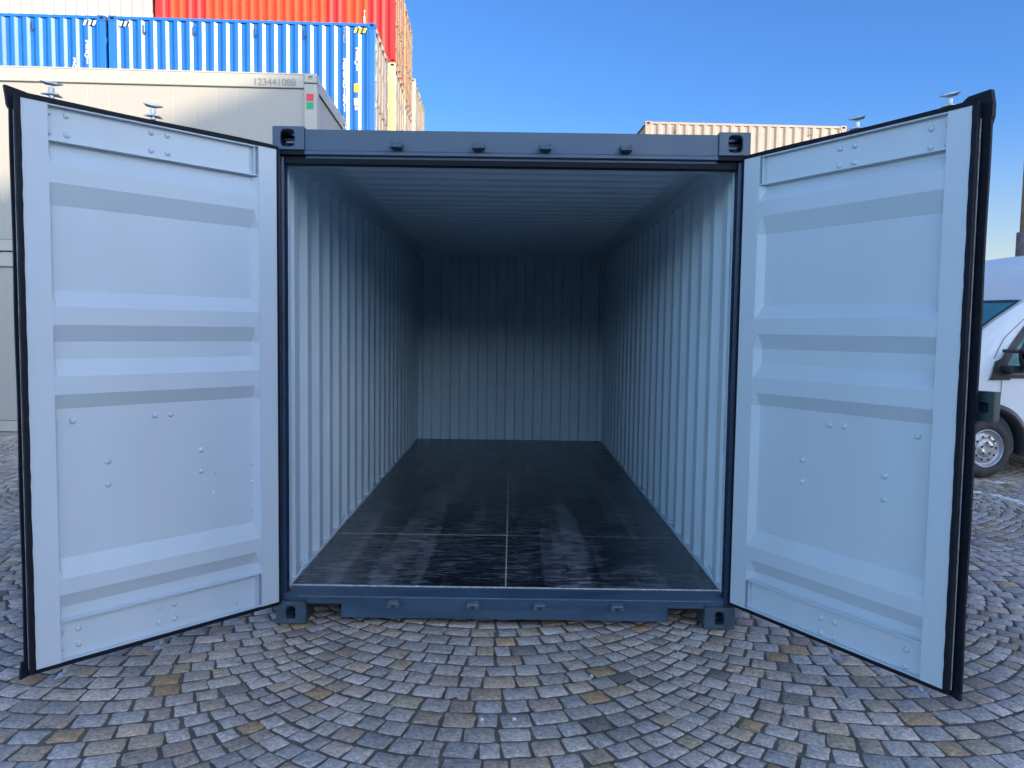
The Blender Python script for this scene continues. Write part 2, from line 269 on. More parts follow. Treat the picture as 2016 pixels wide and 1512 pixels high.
# ---------------------------------------------------------------- ground: segmental arches of granite setts
def ground():
    g = MB(); g.sheet([[(x, y, -.0070) for x in (-400, -12, 12, 400)] for y in (-300, -6, 14, 900)])
    o = g.obj('ground', 'grout', recalc=False); o['kind'] = 'structure'; o['label'] = 'sandy joints and ground under the granite setts'
    rng = np.random.default_rng(3)
    pitch = .116; half = .86; Rr = half * math.sqrt(2); smax = Rr * math.asin(half / Rr)
    quads = []; cols = []
    ncol = range(-7, 8)
    for k in ncol:
        cx = -.10 + k * 2 * half ; ph = .5 * pitch if k % 2 else 0
        y = -4.6
        r = 0
        while y < 14:
            y += pitch; r += 1
            if y > 5 and abs(cx) > 30: continue
            ds = []; tot = 0
            while tot < 2 * smax - .05:
                d = .122 * math.cos((tot - smax) / Rr) * (1 + .13 * rng.standard_normal()); d = min(max(d, .06), .16); ds.append(d); tot += d
            ds = np.array(ds) * (2 * smax / tot); s = np.concatenate([[0], np.cumsum(ds)]) - smax
            jag = rng.normal(0, .006, 2); s[0] += jag[0]; s[-1] += jag[1]
            for a, b in zip(s[:-1], s[1:]):
                quads.append((cx, y + ph + .003 * rng.standard_normal(), a, b))
    Q = np.array(quads); n = len(Q)
    print('setts', n)
    gap = .0042
    # local outline (8 points) in (s, t): t across row
    base = np.array([(-1, -.84), (-.86, -1), (0, -1.0), (.86, -1), (1, -.84), (1, 0), (1, .84), (.86, 1), (0, 1), (-.86, 1), (-1, .84), (-1, 0)])
    K = len(base)
    sm = (Q[:, 2] + Q[:, 3]) / 2; sh = (Q[:, 3] - Q[:, 2]) / 2 - gap / 2
    th = (pitch / 2 * np.cos(sm / Rr) - gap / 2)[:, None]
    rowy = Q[:, 1]; cx = Q[:, 0]
    rot = rng.normal(0, .035, n); scl = 1 - np.abs(rng.normal(0, .045, (n, 2)))
    def outline(f, drop):
        b = base[None] * np.ones((n, 1, 1)); b = b + rj * 1.0
        ls = b[..., 0] * (sh * scl[:, 0])[:, None]; lt = b[..., 1] * th * scl[:, 1:2]
        # shrink inward by absolute drop
        r_ = np.sqrt(ls ** 2 + lt ** 2) + 1e-9; k = np.maximum((r_ - f) / r_, .1); ls = ls * k; lt = lt * k
        c, s_ = np.cos(rot)[:, None], np.sin(rot)[:, None]; ls, lt = ls * c - lt * s_, ls * s_ + lt * c
        ang = (sm / Rr)[:, None]; ca, sa = np.cos(ang), np.sin(ang)
        X = cx[:, None] + Rr * sa + ls * ca - lt * sa; Y = rowy[:, None] + Rr * (1 - ca) + ls * sa + lt * ca
        return X, Y
    rj = rng.normal(0, .034, (n, K, 2))
    tiltx = rng.normal(0, .011, n); tilty = rng.normal(0, .011, n); hz = -np.abs(rng.normal(0, .0012, n))
    X0, Y0 = outline(0, 0); X1, Y1 = outline(.002, 0); X2, Y2 = outline(.008, 0)
    xc = X0.mean(1); yc = Y0.mean(1)
    def Z(X, Y, z): return z + hz[:, None] + (X - xc[:, None]) * tiltx[:, None] + (Y - yc[:, None]) * tilty[:, None] - .0015
    Z0 = np.full_like(X0, -.022); Z1 = Z(X1, Y1, -.0045) + rng.normal(0, .0009, X1.shape); Z2 = Z(X2, Y2, -.0005) + rng.normal(0, .0012, X1.shape)
    V = np.concatenate([np.stack([X0, Y0, Z0], -1), np.stack([X1, Y1, Z1], -1), np.stack([X2, Y2, Z2], -1), np.stack([xc, yc, hz - .0012], -1)[:, None]], 1)  # n, 3K+1, 3
    # faces
    f4 = []
    for lay in (0, 1):
        for i in range(K):
            j = (i + 1) % K; f4.append((lay * K + i, lay * K + j, (lay + 1) * K + j, (lay + 1) * K + i))
    f3 = [(2 * K + i, 2 * K + (i + 1) % K, 3 * K) for i in range(K)]
    nv = 3 * K + 1
    off = (np.arange(n) * nv)[:, None, None]
    F4 = (np.array(f4)[None] + off).reshape(-1, 4); F3 = (np.array(f3)[None] + off).reshape(-1, 3)
    me = bpy.data.meshes.new('paving'); me.vertices.add(n * nv); me.vertices.foreach_set('co', V.reshape(-1).astype(np.float32))
    loops = np.concatenate([F4.reshape(-1), F3.reshape(-1)]); me.loops.add(len(loops)); me.loops.foreach_set('vertex_index', loops.astype(np.int32))
    npz = len(F4) + len(F3); me.polygons.add(npz)
    st = np.concatenate([np.arange(len(F4)) * 4, len(F4) * 4 + np.arange(len(F3)) * 3]); me.polygons.foreach_set('loop_start', st.astype(np.int32))
    me.polygons.foreach_set('use_smooth', np.ones(npz, dtype=bool)); me.update(calc_edges=True)
    pal = np.array([1.62, 1.43, 1.27]) * np.array([(.27, .265, .265), (.30, .29, .285), (.235, .24, .25), (.285, .255, .24), (.28, .245, .20), (.26, .195, .125), (.23, .20, .18), (.13, .13, .13)])
    pr = np.array([.27, .2, .2, .12, .09, .035, .07, .015]); idx = rng.choice(len(pal), n, p=pr / pr.sum())
    c = pal[idx] * (1 + .09 * rng.standard_normal((n, 1)))
    # a faint painted line crosses the setts on the right
    d = np.abs((xc - 4.79) * .98 + (yc - 3.93) * .199); ok = (d < .05) & (yc > 2.9) & (yc < 4.3); c[ok] = (.85, .85, .82)
    ok = (np.abs(yc - 4.44) < .05) & (xc > 4.95) & (xc < 6.6) & (rng.random(n) < .8); c[ok] = (.75, .75, .73)
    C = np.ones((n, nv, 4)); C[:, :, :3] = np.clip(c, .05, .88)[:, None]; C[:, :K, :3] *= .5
    at = me.color_attributes.new('Col', 'FLOAT_COLOR', 'POINT'); at.data.foreach_set('color', C.reshape(-1).astype(np.float32))
    me.materials.append(M['setts'])
    o = bpy.data.objects.new('paving', me); COL.objects.link(o); o['kind'] = 'structure'; o['label'] = 'granite setts laid in segmental arches'
ground()

# ---------------------------------------------------------------- the open container
main = thing('shipping_container', 'dark slate blue container with both doors standing open and empty pale interior', 'container', (0, 0, 0))
HW, H, LEN = 1.219, 2.591, 6.058
FZ, CEIL, IW = .170, 2.50, 1.176
def casting(x0, z0, y0, top, front, name='corner_casting', label=None):
    """x0 left, y0 front; open holes on the front, the outer side and top or bottom"""
    Wc, Dc, Hc, t = .162, .178, .118, .022
    g = MB()
    if top: hole = stadium(Wc / 2 + (.004 if x0 > 0 else -.004), Hc * .50, .073, .086)
    else: hole = stadium(Wc / 2, Hc * .50, .050, .070, flat_bottom=True)
    if front: g.holed(Wc, Hc, t, hole, lambda a, b, c: (x0 + a, y0 + c, z0 + b))
    else: g.holed(Wc, Hc, t, hole, lambda a, b, c: (x0 + a, y0 + Dc - c, z0 + b))
    if front: g.box(x0 + t, x0 + Wc - t, y0 + Dc - t, y0 + Dc - .0005, z0 + t, z0 + Hc - t)
    else: g.box(x0 + t, x0 + Wc - t, y0 + .0005, y0 + t, z0 + t, z0 + Hc - t)
    sh = stadium(Dc / 2, Hc / 2, .10, .065); th = 0
    ya, yb = (y0 + t, y0 + Dc) if front else (y0, y0 + Dc - t)
    if top: g.box(x0 if x0 < 0 else x0 + Wc - t, x0 + t if x0 < 0 else x0 + Wc, ya, yb, z0, z0 + Hc)
    else: g.holed(yb - ya, Hc, t, stadium((yb - ya) / 2, Hc / 2, .09, .065), lambda a, b, c: ((x0 + c) if x0 < 0 else (x0 + Wc - c), ya + a, z0 + b))
    g.box(x0 + Wc - t if x0 < 0 else x0, x0 + Wc if x0 < 0 else x0 + t, ya, yb, z0, z0 + Hc)
    g.holed(Wc - 2 * t, yb - ya, t, stadium((Wc - 2 * t) / 2 + .012, (yb - ya) / 2, .045, .06), lambda a, b, c: (x0 + t + a, ya + b, (z0 + Hc - c) if top else (z0 + c)))
    g.box(x0 + t, x0 + Wc - t, ya, yb, z0 if top else z0 + Hc - t, z0 + t if top else z0 + Hc)
    return g.obj(name, 'rust' if not top else 'steel_blue', main, bev=.004)
for x0 in (-HW, HW - .162):
    for z0, top in ((0, False), (H - .118, True)):
        for y0, fr in ((0, True), (LEN - .178, False)):
            casting(x0, z0, y0, top, fr)
# posts: stepped pressings
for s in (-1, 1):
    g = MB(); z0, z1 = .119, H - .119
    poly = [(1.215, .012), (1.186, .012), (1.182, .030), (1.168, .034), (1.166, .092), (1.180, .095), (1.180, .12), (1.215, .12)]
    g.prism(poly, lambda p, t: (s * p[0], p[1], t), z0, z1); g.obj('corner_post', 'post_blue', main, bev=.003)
    g = MB(); g.box(*sorted((s * 1.215, s * 1.186)), LEN - .10, LEN - .004, z0, z1); g.obj('corner_post', 'steel_blue', main, bev=.004)
    g = MB(); g.box(*sorted((s * 1.05, s * 1.164)), LEN - .186, LEN - .1795, CEIL - .05, CEIL + .03); g.obj('corner_gusset', 'inner_white', main)
    g = MB(); g.box(*sorted((s * 1.1765, s * 1.2175)), LEN - .110, LEN - .030, FZ - .02, CEIL + .05); g.obj('corner_strip', 'inner_white', main)
    # inside front strip (J-bar) and wall
    g = MB(); g.prism([(1.1655, .0935), (1.1655, .135), (1.178, .137), (1.178, .150), (1.205, .150), (1.205, .0935)], lambda p, t: (s * p[0], p[1], t), FZ + .001, CEIL - .055)
    g.obj('inner_post_strip', 'inner_white', main, bev=.002)
    # corrugated side wall, inner and outer skins
    prof = corr(LEN - .26, .278, .036, .094, .045)
    g = MB()
    zb, zt = FZ - .01, CEIL - .03
    g.sheet([[(s * (1.212 - d), .151 + q, z) for q, d in prof] for z in (zb, zt)])
    g.cur = 1; g.sheet([[(s * (1.216 - d), .151 + q, z) for q, d in prof] for z in (zb, zt)])
    g.obj('side_wall', ['inner_white', 'steel_blue'], main, recalc=False)
    g = MB(); g.box(*sorted((s * 1.180, s * 1.2175)), .12, LEN - .1, .035, FZ - .012)
    g.obj('bottom_rail', 'steel_blue', main)
    g = MB(); g.box(*sorted((s * 1.165, s * 1.2175)), .15, LEN - .1, CEIL - .045, CEIL + .055); g.obj('top_rail', 'inner_white', main, bev=.006)
    # crack line of loose sealant on the right
    if s > 0:
        g = MB(); z = .62
        while z < 2.28:
            l = random.uniform(.03, .16)
            if random.random() < .72:
                x = 1.1630; yy = .117 + random.uniform(-.006, .006); wd = random.uniform(.002, .0045)
                n = 5; pts = [(x, yy + random.uniform(-.003, .003), z + l * i / n) for i in range(n + 1)]
                g = MB(); g.sheet([[p for p in pts], [(p[0], p[1] + wd, p[2]) for p in pts]]); g.obj('sealant_crack', 'black_mark', main, recalc=False)
            z += l + random.uniform(0, .03)
# lashing rings low down on the walls
for s in (-1, 1):
    for y in (.31, 1.42, 2.53, 3.64, 4.75):
        g = MB(); pts = [Vector((s * 1.172, y - .035, FZ + .015)), Vector((s * 1.150, y - .02, FZ + .05)), Vector((s * 1.146, y + .005, FZ + .085)), Vector((s * 1.165, y + .02, FZ + .06))]
        for a, b in zip(pts[:-1], pts[1:]): g.cyl(a, b, .0045, n=8)
        g.obj('lashing_ring', 'inner_white', main, smooth=True)
    for y in (.30, .86, 1.42, 2.53, 3.64):
        g = MB(); g.box(*sorted((s * 1.150, s * 1.1645)), y - .02, y + .02, CEIL - .065, CEIL - .047); g.obj('lashing_ring', 'inner_white', main)
# end wall
g = MB(); prof = corr(2.36, .246, .038, .106, .017)
g.sheet([[(-1.18 + q, LEN - .075 + .04 - d, z) for q, d in prof] for z in (FZ - .01, CEIL + .01)])
g.cur = 1; g.sheet([[(-1.18 + q, LEN - .071 + .04 - d, z) for q, d in prof] for z in (FZ - .01, CEIL + .01)])
g.obj('end_wall', ['inner_white', 'steel_blue'], main, recalc=False)
g = MB(); g.box(-1.18, 1.18, LEN - .14, LEN - .12, CEIL - .012, CEIL + .0315); g.box(-1.2, 1.2, LEN - .1195, LEN - .02, CEIL + .012, CEIL + .058); g.obj('end_beam', 'inner_white', main)
g = MB(); g.box(-1.06, 1.06, LEN - .10, LEN - .006, .04, FZ - .012); g.obj('end_beam', 'inner_white', main)
# roof
prof = corr(LEN - .45, .209, .030, .075, .028)
g = MB(); xs = [-1.04, -1.0, 1.0, 1.04]
top = CEIL + .045
rows = []
for x in xs:
    rows.append([(x, .25 + q, top - (d if abs(x) < 1.03 else .015)) for q, d in prof])
g.sheet(rows)
for s in (-1, 1): g.box(*sorted((s * 1.038, s * 1.18)), .11, LEN - .11, top - .014, top - .006)
g.box(-1.04, 1.04, .11, .252, top - .014, top - .006); g.box(-1.04, 1.04, LEN - .202, LEN - .11, top - .014, top - .006)
g.cur = 1; rows = [[(p[0], p[1], p[2] + .006) for p in r] for r in rows]; g.sheet(rows)
for s in (-1, 1): g.box(*sorted((s * 1.038, s * 1.2)), .11, LEN - .11, top - .0055, top + .012)
g.box(-1.04, 1.04, .11, .252, top - .0055, top + .012); g.box(-1.04, 1.04, LEN - .202, LEN - .11, top - .0055, top + .012)
g.obj('roof', ['inner_white', 'steel_blue'], main, recalc=False)
# door header: front plate with a stepped lower lip
g = MB(); prof = [(.012, H - .012), (.012, 2.474), (.004, 2.469), (.004, 2.452), (.030, 2.449), (.030, 2.436), (.095, 2.434), (.095, 2.44), (.12, 2.46), (.12, H - .03), (.05, H - .012)]
g.prism(prof, lambda p, t: (t, p[0], p[1]), -HW + .1625, HW - .1625)
header = g.obj('door_header', 'steel_blue', main, bev=.002)
g = MB(); g.box(-1.164, 1.164, .0305, .0895, 2.409, 2.4485); g.box(-1.185, -1.057, .006, .09, 2.4490, 2.4715); g.box(1.057, 1.185, .006, .09, 2.4490, 2.4715)
g.obj('header_rebate', 'rubber', main, bev=.003)
g = MB(); g.box(-1.16, 1.16, .0960, .108, 2.404, 2.455); g.obj('header_inner_strip', 'inner_white', main)
# sill with fork notches
g = MB()
def sillp(z_top, zb): return None
pl = [(-1.056, .149), (-1.056, .112), (-1.036, .112), (-.880, .112), (-.868, .104), (-.863, .035), (.856, .035), (.861, .104), (.873, .112), (1.043, .112), (1.056, .112), (1.056, .149)]
g.prism(pl, lambda p, t: (p[0], t, p[1]), .010, .022)
g.prism([(.0225, .1485), (.0225, .10), (.13, .10), (.13, FZ - .004)], lambda p, t: (t, p[0], p[1]), -1.163, 1.163)
for a, b in ((-1.05, -.863), (.856, 1.05)): g.box(a, b, .004, .012, .1125, .122)
for x in (-.866, .859): g.box(x - .004, x + .004, .003, .012, .035, .1115)
sill = g.obj('door_sill', 'sill_blue', main, bev=.0025)
g = MB(); g.box(-1.10, 1.10, .002, .0095, .1455, .152); g.obj('sill_edge', 'keeper', sill, bev=.002)  # worn strip in a lighter colour that also paints in the edge highlight
for s in (-1, 1):
    g = MB(); g.box(*sorted((s * 1.057, s * 1.19)), .03, .12, .119, .152); g.obj('sill_end_plate', 'steel_blue', main, bev=.003)
# cam keepers
def keeper(x, z, up, parent):
    g = MB(); k = 1 if up else -1
    poly = [(-.033, .010), (-.024, .018), (-.010, .018), (-.008, .004), (.010, .004), (.013, .018), (.026, .018), (.034, .008), (.030, -.014), (-.028, -.014)]
    g.prism([(a, k * b) for a, b in poly], lambda p, t: (x + p[0], t, z + p[1]), -.030, .0115)
    g.prism([(-.030, -.014), (-.021, -.014), (-.021, .014), (-.030, .014)], lambda p, t: (x + p[0], t, z + k * p[1]), -.046, -.030)
    g.prism([(.023, -.014), (.031, -.014), (.031, .012), (.023, .012)], lambda p, t: (x + p[0], t, z + k * p[1]), -.046, -.030)
    g.prism([(-.030, -.014), (.031, -.014), (.031, -.004), (-.030, -.004)], lambda p, t: (x + p[0], t, z + k * p[1]), -.048, -.0305)
    g.obj('cam_keeper', 'steel_blue' if up else 'keeper', parent, bev=.003)
for x in (-.585, -.168, .171, .582): keeper(x, 2.497, True, header)
for x in (-.590, -.172, .181, .590): keeper(x, .121, False, sill)
# floor panels
g = MB(); g.box(-1.178, 1.178, .128, LEN - .08, FZ - .03, FZ - .004); g.obj('floor_base', 'seam_wood', main)
g = MB(); g.box(-1.165, 1.165, .1305, .1385, FZ - .004, FZ + .0006); g.obj('floor_edge_strip', 'seam', main)
ys = [.139, 1.22, 3.64, LEN - .076]
for i in range(3):
    for s in (-1, 1):
        gx = .004 if i < 2 else .0012
        ga = {0: 0, 1: (.018 if s < 0 else .012), 2: .036}[i]; x0, x1 = sorted((s * gx, s * 1.1675))
        g = MB(); g.box(x0, x1, ys[i] + ga, ys[i + 1] - .0005, FZ - .0035, FZ); g.obj('floor_panel', 'floor', main)
for s in (-1, 1):
    g = MB(); g.box(*sorted((s * 1.168, s * 1.212)), .1505, LEN - .08, FZ - .0038, FZ + .010); g.obj('floor_angle', 'inner_white', main, bev=.002)
for x0, x1, y, wd, m_ in ((-1.16, -.003, 1.22, .018, 'seam_wood'), (.003, 1.16, 1.22, .012, 'seam_dull'), (-1.16, -.003, 3.64, .036, 'seam_dull'), (.003, 1.16, 3.64, .036, 'seam_dull')):
    g = MB(); g.box(x0, x1, y + .0002, y + wd - .0006, FZ - .0038, FZ - .0002); g.obj('floor_seam', m_, main)
g = MB(); g.box(-.0037, .0037, .14, 3.64, FZ - .0038, FZ - .0003); g.obj('floor_seam', 'seam_wood', main)
# dark plate added behind the sill notches to deepen the shade, then cross members
g = MB(); g.box(-1.178, 1.178, .26, .30, .012, FZ - .032); g.obj('cross_member_and_shade_plate', 'dark', main)
g = MB()
for i in range(12): y = .45 + i * .46; g.box(-1.178, 1.178, y, y + .045, .05, FZ - .032)
g.obj('cross_member_and_shade_plate', 'dark', main)
# ---- doors
def door(s, th, hx, z0, z1, rz_top, rz_bot, small):
    th = R(th); dx, dy = s * math.sin(th), -math.cos(th)
    W = 1.152
    P = lambda u, n, z: (u, n * s, z)       # right door: local y outward; left door: mirrored
    def bx(g, u0, u1, n0, n1, a, b): y0, y1 = sorted((n0 * s, n1 * s)); g.box(u0, u1, y0, y1, a, b)
    g = MB()
    bx(g, 0, .10, 0, .046, z0, z1); bx(g, 1.052, W, 0, .046, z0, z1)
    # channel rails
    for a, b in ((z0 + .002, rz_bot), (rz_top, z1 - .002)):
        bx(g, .10, 1.052, .026, .030, a, b); bx(g, .10, 1.052, .001, .0255, b - .006, b); bx(g, .10, 1.052, .001, .0255, a, a + .006)
    bx(g, .1002, .128, .018, .0258, rz_bot + .0, rz_bot + .001)
    for a, b in ((z0 + .01, rz_bot - .008), (rz_top + .008, z1 - .01)):   # small gusset at the hinge side
        bx(g, .118, .1225, .002, .0255, a, b)
    g.cur = 1
    bx(g, .0, W, .0465, .049, z0, z0 + .10); bx(g, 0, W, .0465, .049, z1 - .10, z1); bx(g, .10, 1.052, .0305, .0335, z0 + .10, rz_bot); bx(g, .10, 1.052, .0305, .0335, rz_top, z1 - .10)
    bx(g, 0, .10, .0465, .049, z0 + .1005, z1 - .1005); bx(g, 1.052, W, .0465, .049, z0 + .1005, z1 - .1005)
    d = g.obj('door', ['door_white', 'steel_blue'], main, bev=.0025)
    d.location = (s * hx, -.03, 0); d.rotation_euler = (0, 0, math.atan2(dy, dx))
    d['label'] = 'left open door leaf' if s < 0 else 'right open door leaf'
    # ribbed panel
    rec, pr = .034, .003
    zp = [(rz_bot + .001, rec), (.357, rec), (.420, pr), (.487, pr), (.570, rec), (1.211, rec), (1.274, pr), (1.350, pr), (1.421, rec), (1.495, rec), (1.567, pr), (1.642, pr), (1.710, rec), (2.062, rec), (2.150, pr), (2.222, pr), (2.288, rec), (rz_top - .001, rec)]
    us = [.1005, .128, 1.036, 1.0515]
    g = MB(); g.sheet([[P(u, (n if 0 < i < 3 else pr if i == 0 else min(n, .02)), z) for i, u in enumerate(us)] for z, n in zp])
    g.cur = 1; g.sheet([[P(u, (n if 0 < i < 3 else pr if i == 0 else min(n, .02)) + .004, z) for i, u in enumerate(us)] for z, n in zp])
    g.obj('door_panel', ['door_white', 'steel_blue'], d, recalc=False)
    # gasket
    g = MB()
    def strip(pts_in, pts_out, n0, n1):
        k = len(pts_in)
        vs = [P(a, n0, b) for a, b in pts_in] + [P(a, n0, b) for a, b in pts_out] + [P(a, n1, b) for a, b in pts_in] + [P(a, n1, b) for a, b in pts_out]
        fs = []
        for i in range(k - 1):
            fs += [(i, i + 1, k + i + 1, k + i), (2 * k + i, 3 * k + i, 3 * k + i + 1, 2 * k + i + 1), (k + i, k + i + 1, 3 * k + i + 1, 3 * k + i), (i, 2 * k + i, 2 * k + i + 1, i + 1)]
        fs += [(0, k, 3 * k, 2 * k), (k - 1, 3 * k - 1, 4 * k - 1, 2 * k - 1)]
        g.add(vs, fs)
    rr = random.Random(8 + s)
    zz = [z0 - .012 + (z1 - z0 + .024) * i / 60 for i in range(61)]
    strip([(W - .002 + rr.uniform(-.0016, .0014), z) for z in zz], [(W + .018 + rr.uniform(-.001, .001), z) for z in zz], -.003, .018)
    strip([(W, z) for z in zz], [(W + .012, z) for z in zz], .0185, .044)
    strip([(W, z) for z in zz], [(W + (.024 if s < 0 else .044) + .0012 * math.sin(z * 9), z) for z in zz], .0445, .058)
    strip([(-.012, z) for z in zz], [(.001, z) for z in zz], -.001, .044)
    uu = [-.010 + (W + .02) * i / 30 for i in range(31)]
    strip([(u, z1 - .001) for u in uu], [(u, z1 + .014) for u in uu], -.003, .018)
    strip([(u, z1) for u in uu], [(u, z1 + .010) for u in uu], .0185, .044)
    strip([(u, z1) for u in uu], [(u, z1 + .030 + .002 * math.sin(u * 7)) for u in uu], .0445, .058)
    strip([(u, z0 + .001) for u in uu], [(u, z0 - .012) for u in uu], -.003, .018)
    strip([(u, z0) for u in uu], [(u, z0 - .024) for u in uu], .0185, .056)
    # flared corner
    if s < 0: poly = [(W - .055, z1 + .027), (W - .030, z1 + .034), (W + .040, z1 + .046), (W + .034, z1 + .0), (W + .032, z1 - .025), (W + .026, z1 - .04), (W + .002, z1 - .04), (W + .002, z1 + .020)]
    else: poly = [(W - .075, z1 + .026), (W - .045, z1 + .048), (W + .040, z1 + .056), (W + .050, z1 + .0), (W + .050, z1 - .045), (W + .034, z1 - .10), (W + .002, z1 - .10), (W + .002, z1 + .020)]
    g.prism(poly, lambda p, t: P(p[0], t, p[1]), .040, .064)
    poly = [(W - .03, z0 - .020), (W + .045, z0 - .040), (W + .036, z0 + .03), (W + .003, z0 + .03)]
    g.prism(poly, lambda p, t: P(p[0], t, p[1]), .040, .062)
    g.obj('gasket', 'rubber', d)
    g = MB(); bx(g, W + .0125, W + .0165, .026, .0295, z0, z1 - .05); g.obj('gasket_retainer', 'seam', d)
    g = MB(); bx(g, .101, 1.051, .0258, .044, rz_top - .004, rz_top + .003); g.obj('panel_joint', 'door_white', d)
    g = MB(); bx(g, .101, 1.051, .0258, .044, rz_bot - .003, rz_bot + .004); g.obj('panel_joint', 'door_white', d)
    # bolts
    zt = (z1 - .034, z1 - .113) if s < 0 else (z1 - .047, z1 - .122)
    pos = [(u, z, .026) for u in (.547, .622, .973, 1.043) for z in (*zt, .252, .182)] + [(u, 1.156, rec) for u in (.547, .622, .974, 1.045)] + [(.832, .966, rec), (.834, .864, rec), (.402, .972, rec), (.403, .869, rec)]
    bm_ = MB(); bm_.lathe([(0, .0135), (.003, .0132), (.0075, .0105), (.0105, .006), (.0118, .0001)], lambda a, b, c: (b, -a * s, c), 14); bme = bm_.mesh('bolt', 'door_white', True)
    for u, z, n in pos:
        b = mk('bolt', bme, d); b.location = P(u, n, z)
    if small:
        sm_ = MB(); sm_.lathe([(0, .007), (.003, .0065), (.005, .0001)], lambda a, b, c: (b, -a * s, c), 10); sme = sm_.mesh('rivet', 'door_white', True)
        for u, z in ((.335, .848), (.335, .753), (.337, .592), (.135, .87), (.135, .78), (.135, .63), (.23, z0 + .05)):
            b = mk('rivet', sme, d); b.location = P(u, rec if z > .3 else .026, z)
    # locking bars on the outer face
    for u in (.585, 1.008):
        g = MB(); n = .082
        g.cyl(P(u, n, z0 + .0), P(u, n, z1 + .03), .016, n=14)
        for z in (.45, 1.1, 1.75, 2.3): bx(g, u - .035, u + .035, .0495, n + .02, z, z + .06)
        lb = g.obj('locking_bar', 'galv', d, smooth=False)
        for zc, sg in ((z1 + (.062 if s < 0 else .048), 1), (z0 - .058, -1)):
            g = MB()
            def wing(z, tilt, L_):
                pts = [(-L_, -.004), (-.016, -.020), (.016, -.020), (L_, -.002), (.018, .020), (-.018, .020)]
                vs = [P(u + a, n + b, z + tilt * abs(a) + sg * .0) for a, b in pts] + [P(u + a * .96, n + b, z + tilt * abs(a) + (.009 if abs(a) < .03 else .005)) for a, b in pts]
                g.add(vs, [(0, 1, 2, 3, 4, 5), (11, 10, 9, 8, 7, 6)] + [(i, (i + 1) % 6, 6 + (i + 1) % 6, 6 + i) for i in range(6)])
            wing(zc + .030 * sg, .20 * sg, .046); wing(zc - .006 * sg, -.20 * sg, .044)
            g.cyl(P(u, n, zc - .024), P(u, n, zc + .022), .011, n=12); g.cyl(P(u + .008, n - .006, zc - .02), P(u - .004, n - .006, zc + .022), .005, n=8)
            g.obj('locking_cam', 'galv', d, bev=.0015)
    # hinges
    for z in (.4, .95, 1.5, 2.1):
        g = MB(); g.cyl(P(-.012, .062, z - .07), P(-.012, .062, z + .07), .014, n=12); bx(g, -.010, .11, .0495, .060, z - .045, z + .045); g.obj('hinge', 'steel_blue', d, bev=.002)
    if s > 0:
        g = MB(); # lock box carried past the free edge
        g2 = MB()
        y0 = .083; zl, zh = 1.238, 1.356
        ul, ur = 1.04, W + .088
        hole = stadium((W + .048) - ul, .056, .042, .040)
        g2.holed(ur - ul, zh - zl, .006, hole, lambda a, b, c: P(ul + a, .088 + c, zl + b))
        bx(g2, ul, ur, .0945, .135, zh - .006, zh); bx(g2, ul, ur, .0945, .135, zl, zl + .006); bx(g2, ur - .006, ur, .0945, .135, zl + .0065, zh - .0065)
        bx(g2, ul + .01, ur - .007, .120, .126, zl + .0065, zh - .0065)
        bx(g2, ul - .09, ul, .0495, .10, zl, zh)
        g2.cyl(P(W + .050, .0875, zh - .022), P(W + .050, .082, zh - .022), .006, n=10)
        g2.obj('lock_box', 'lock_teal', d, bev=.003)
    return d
door(-1, 41.4, 1.189, .128, 2.468, 2.318, .306, True)
door(1, 30.3, 1.180, .158, 2.450, 2.303, .314, False)

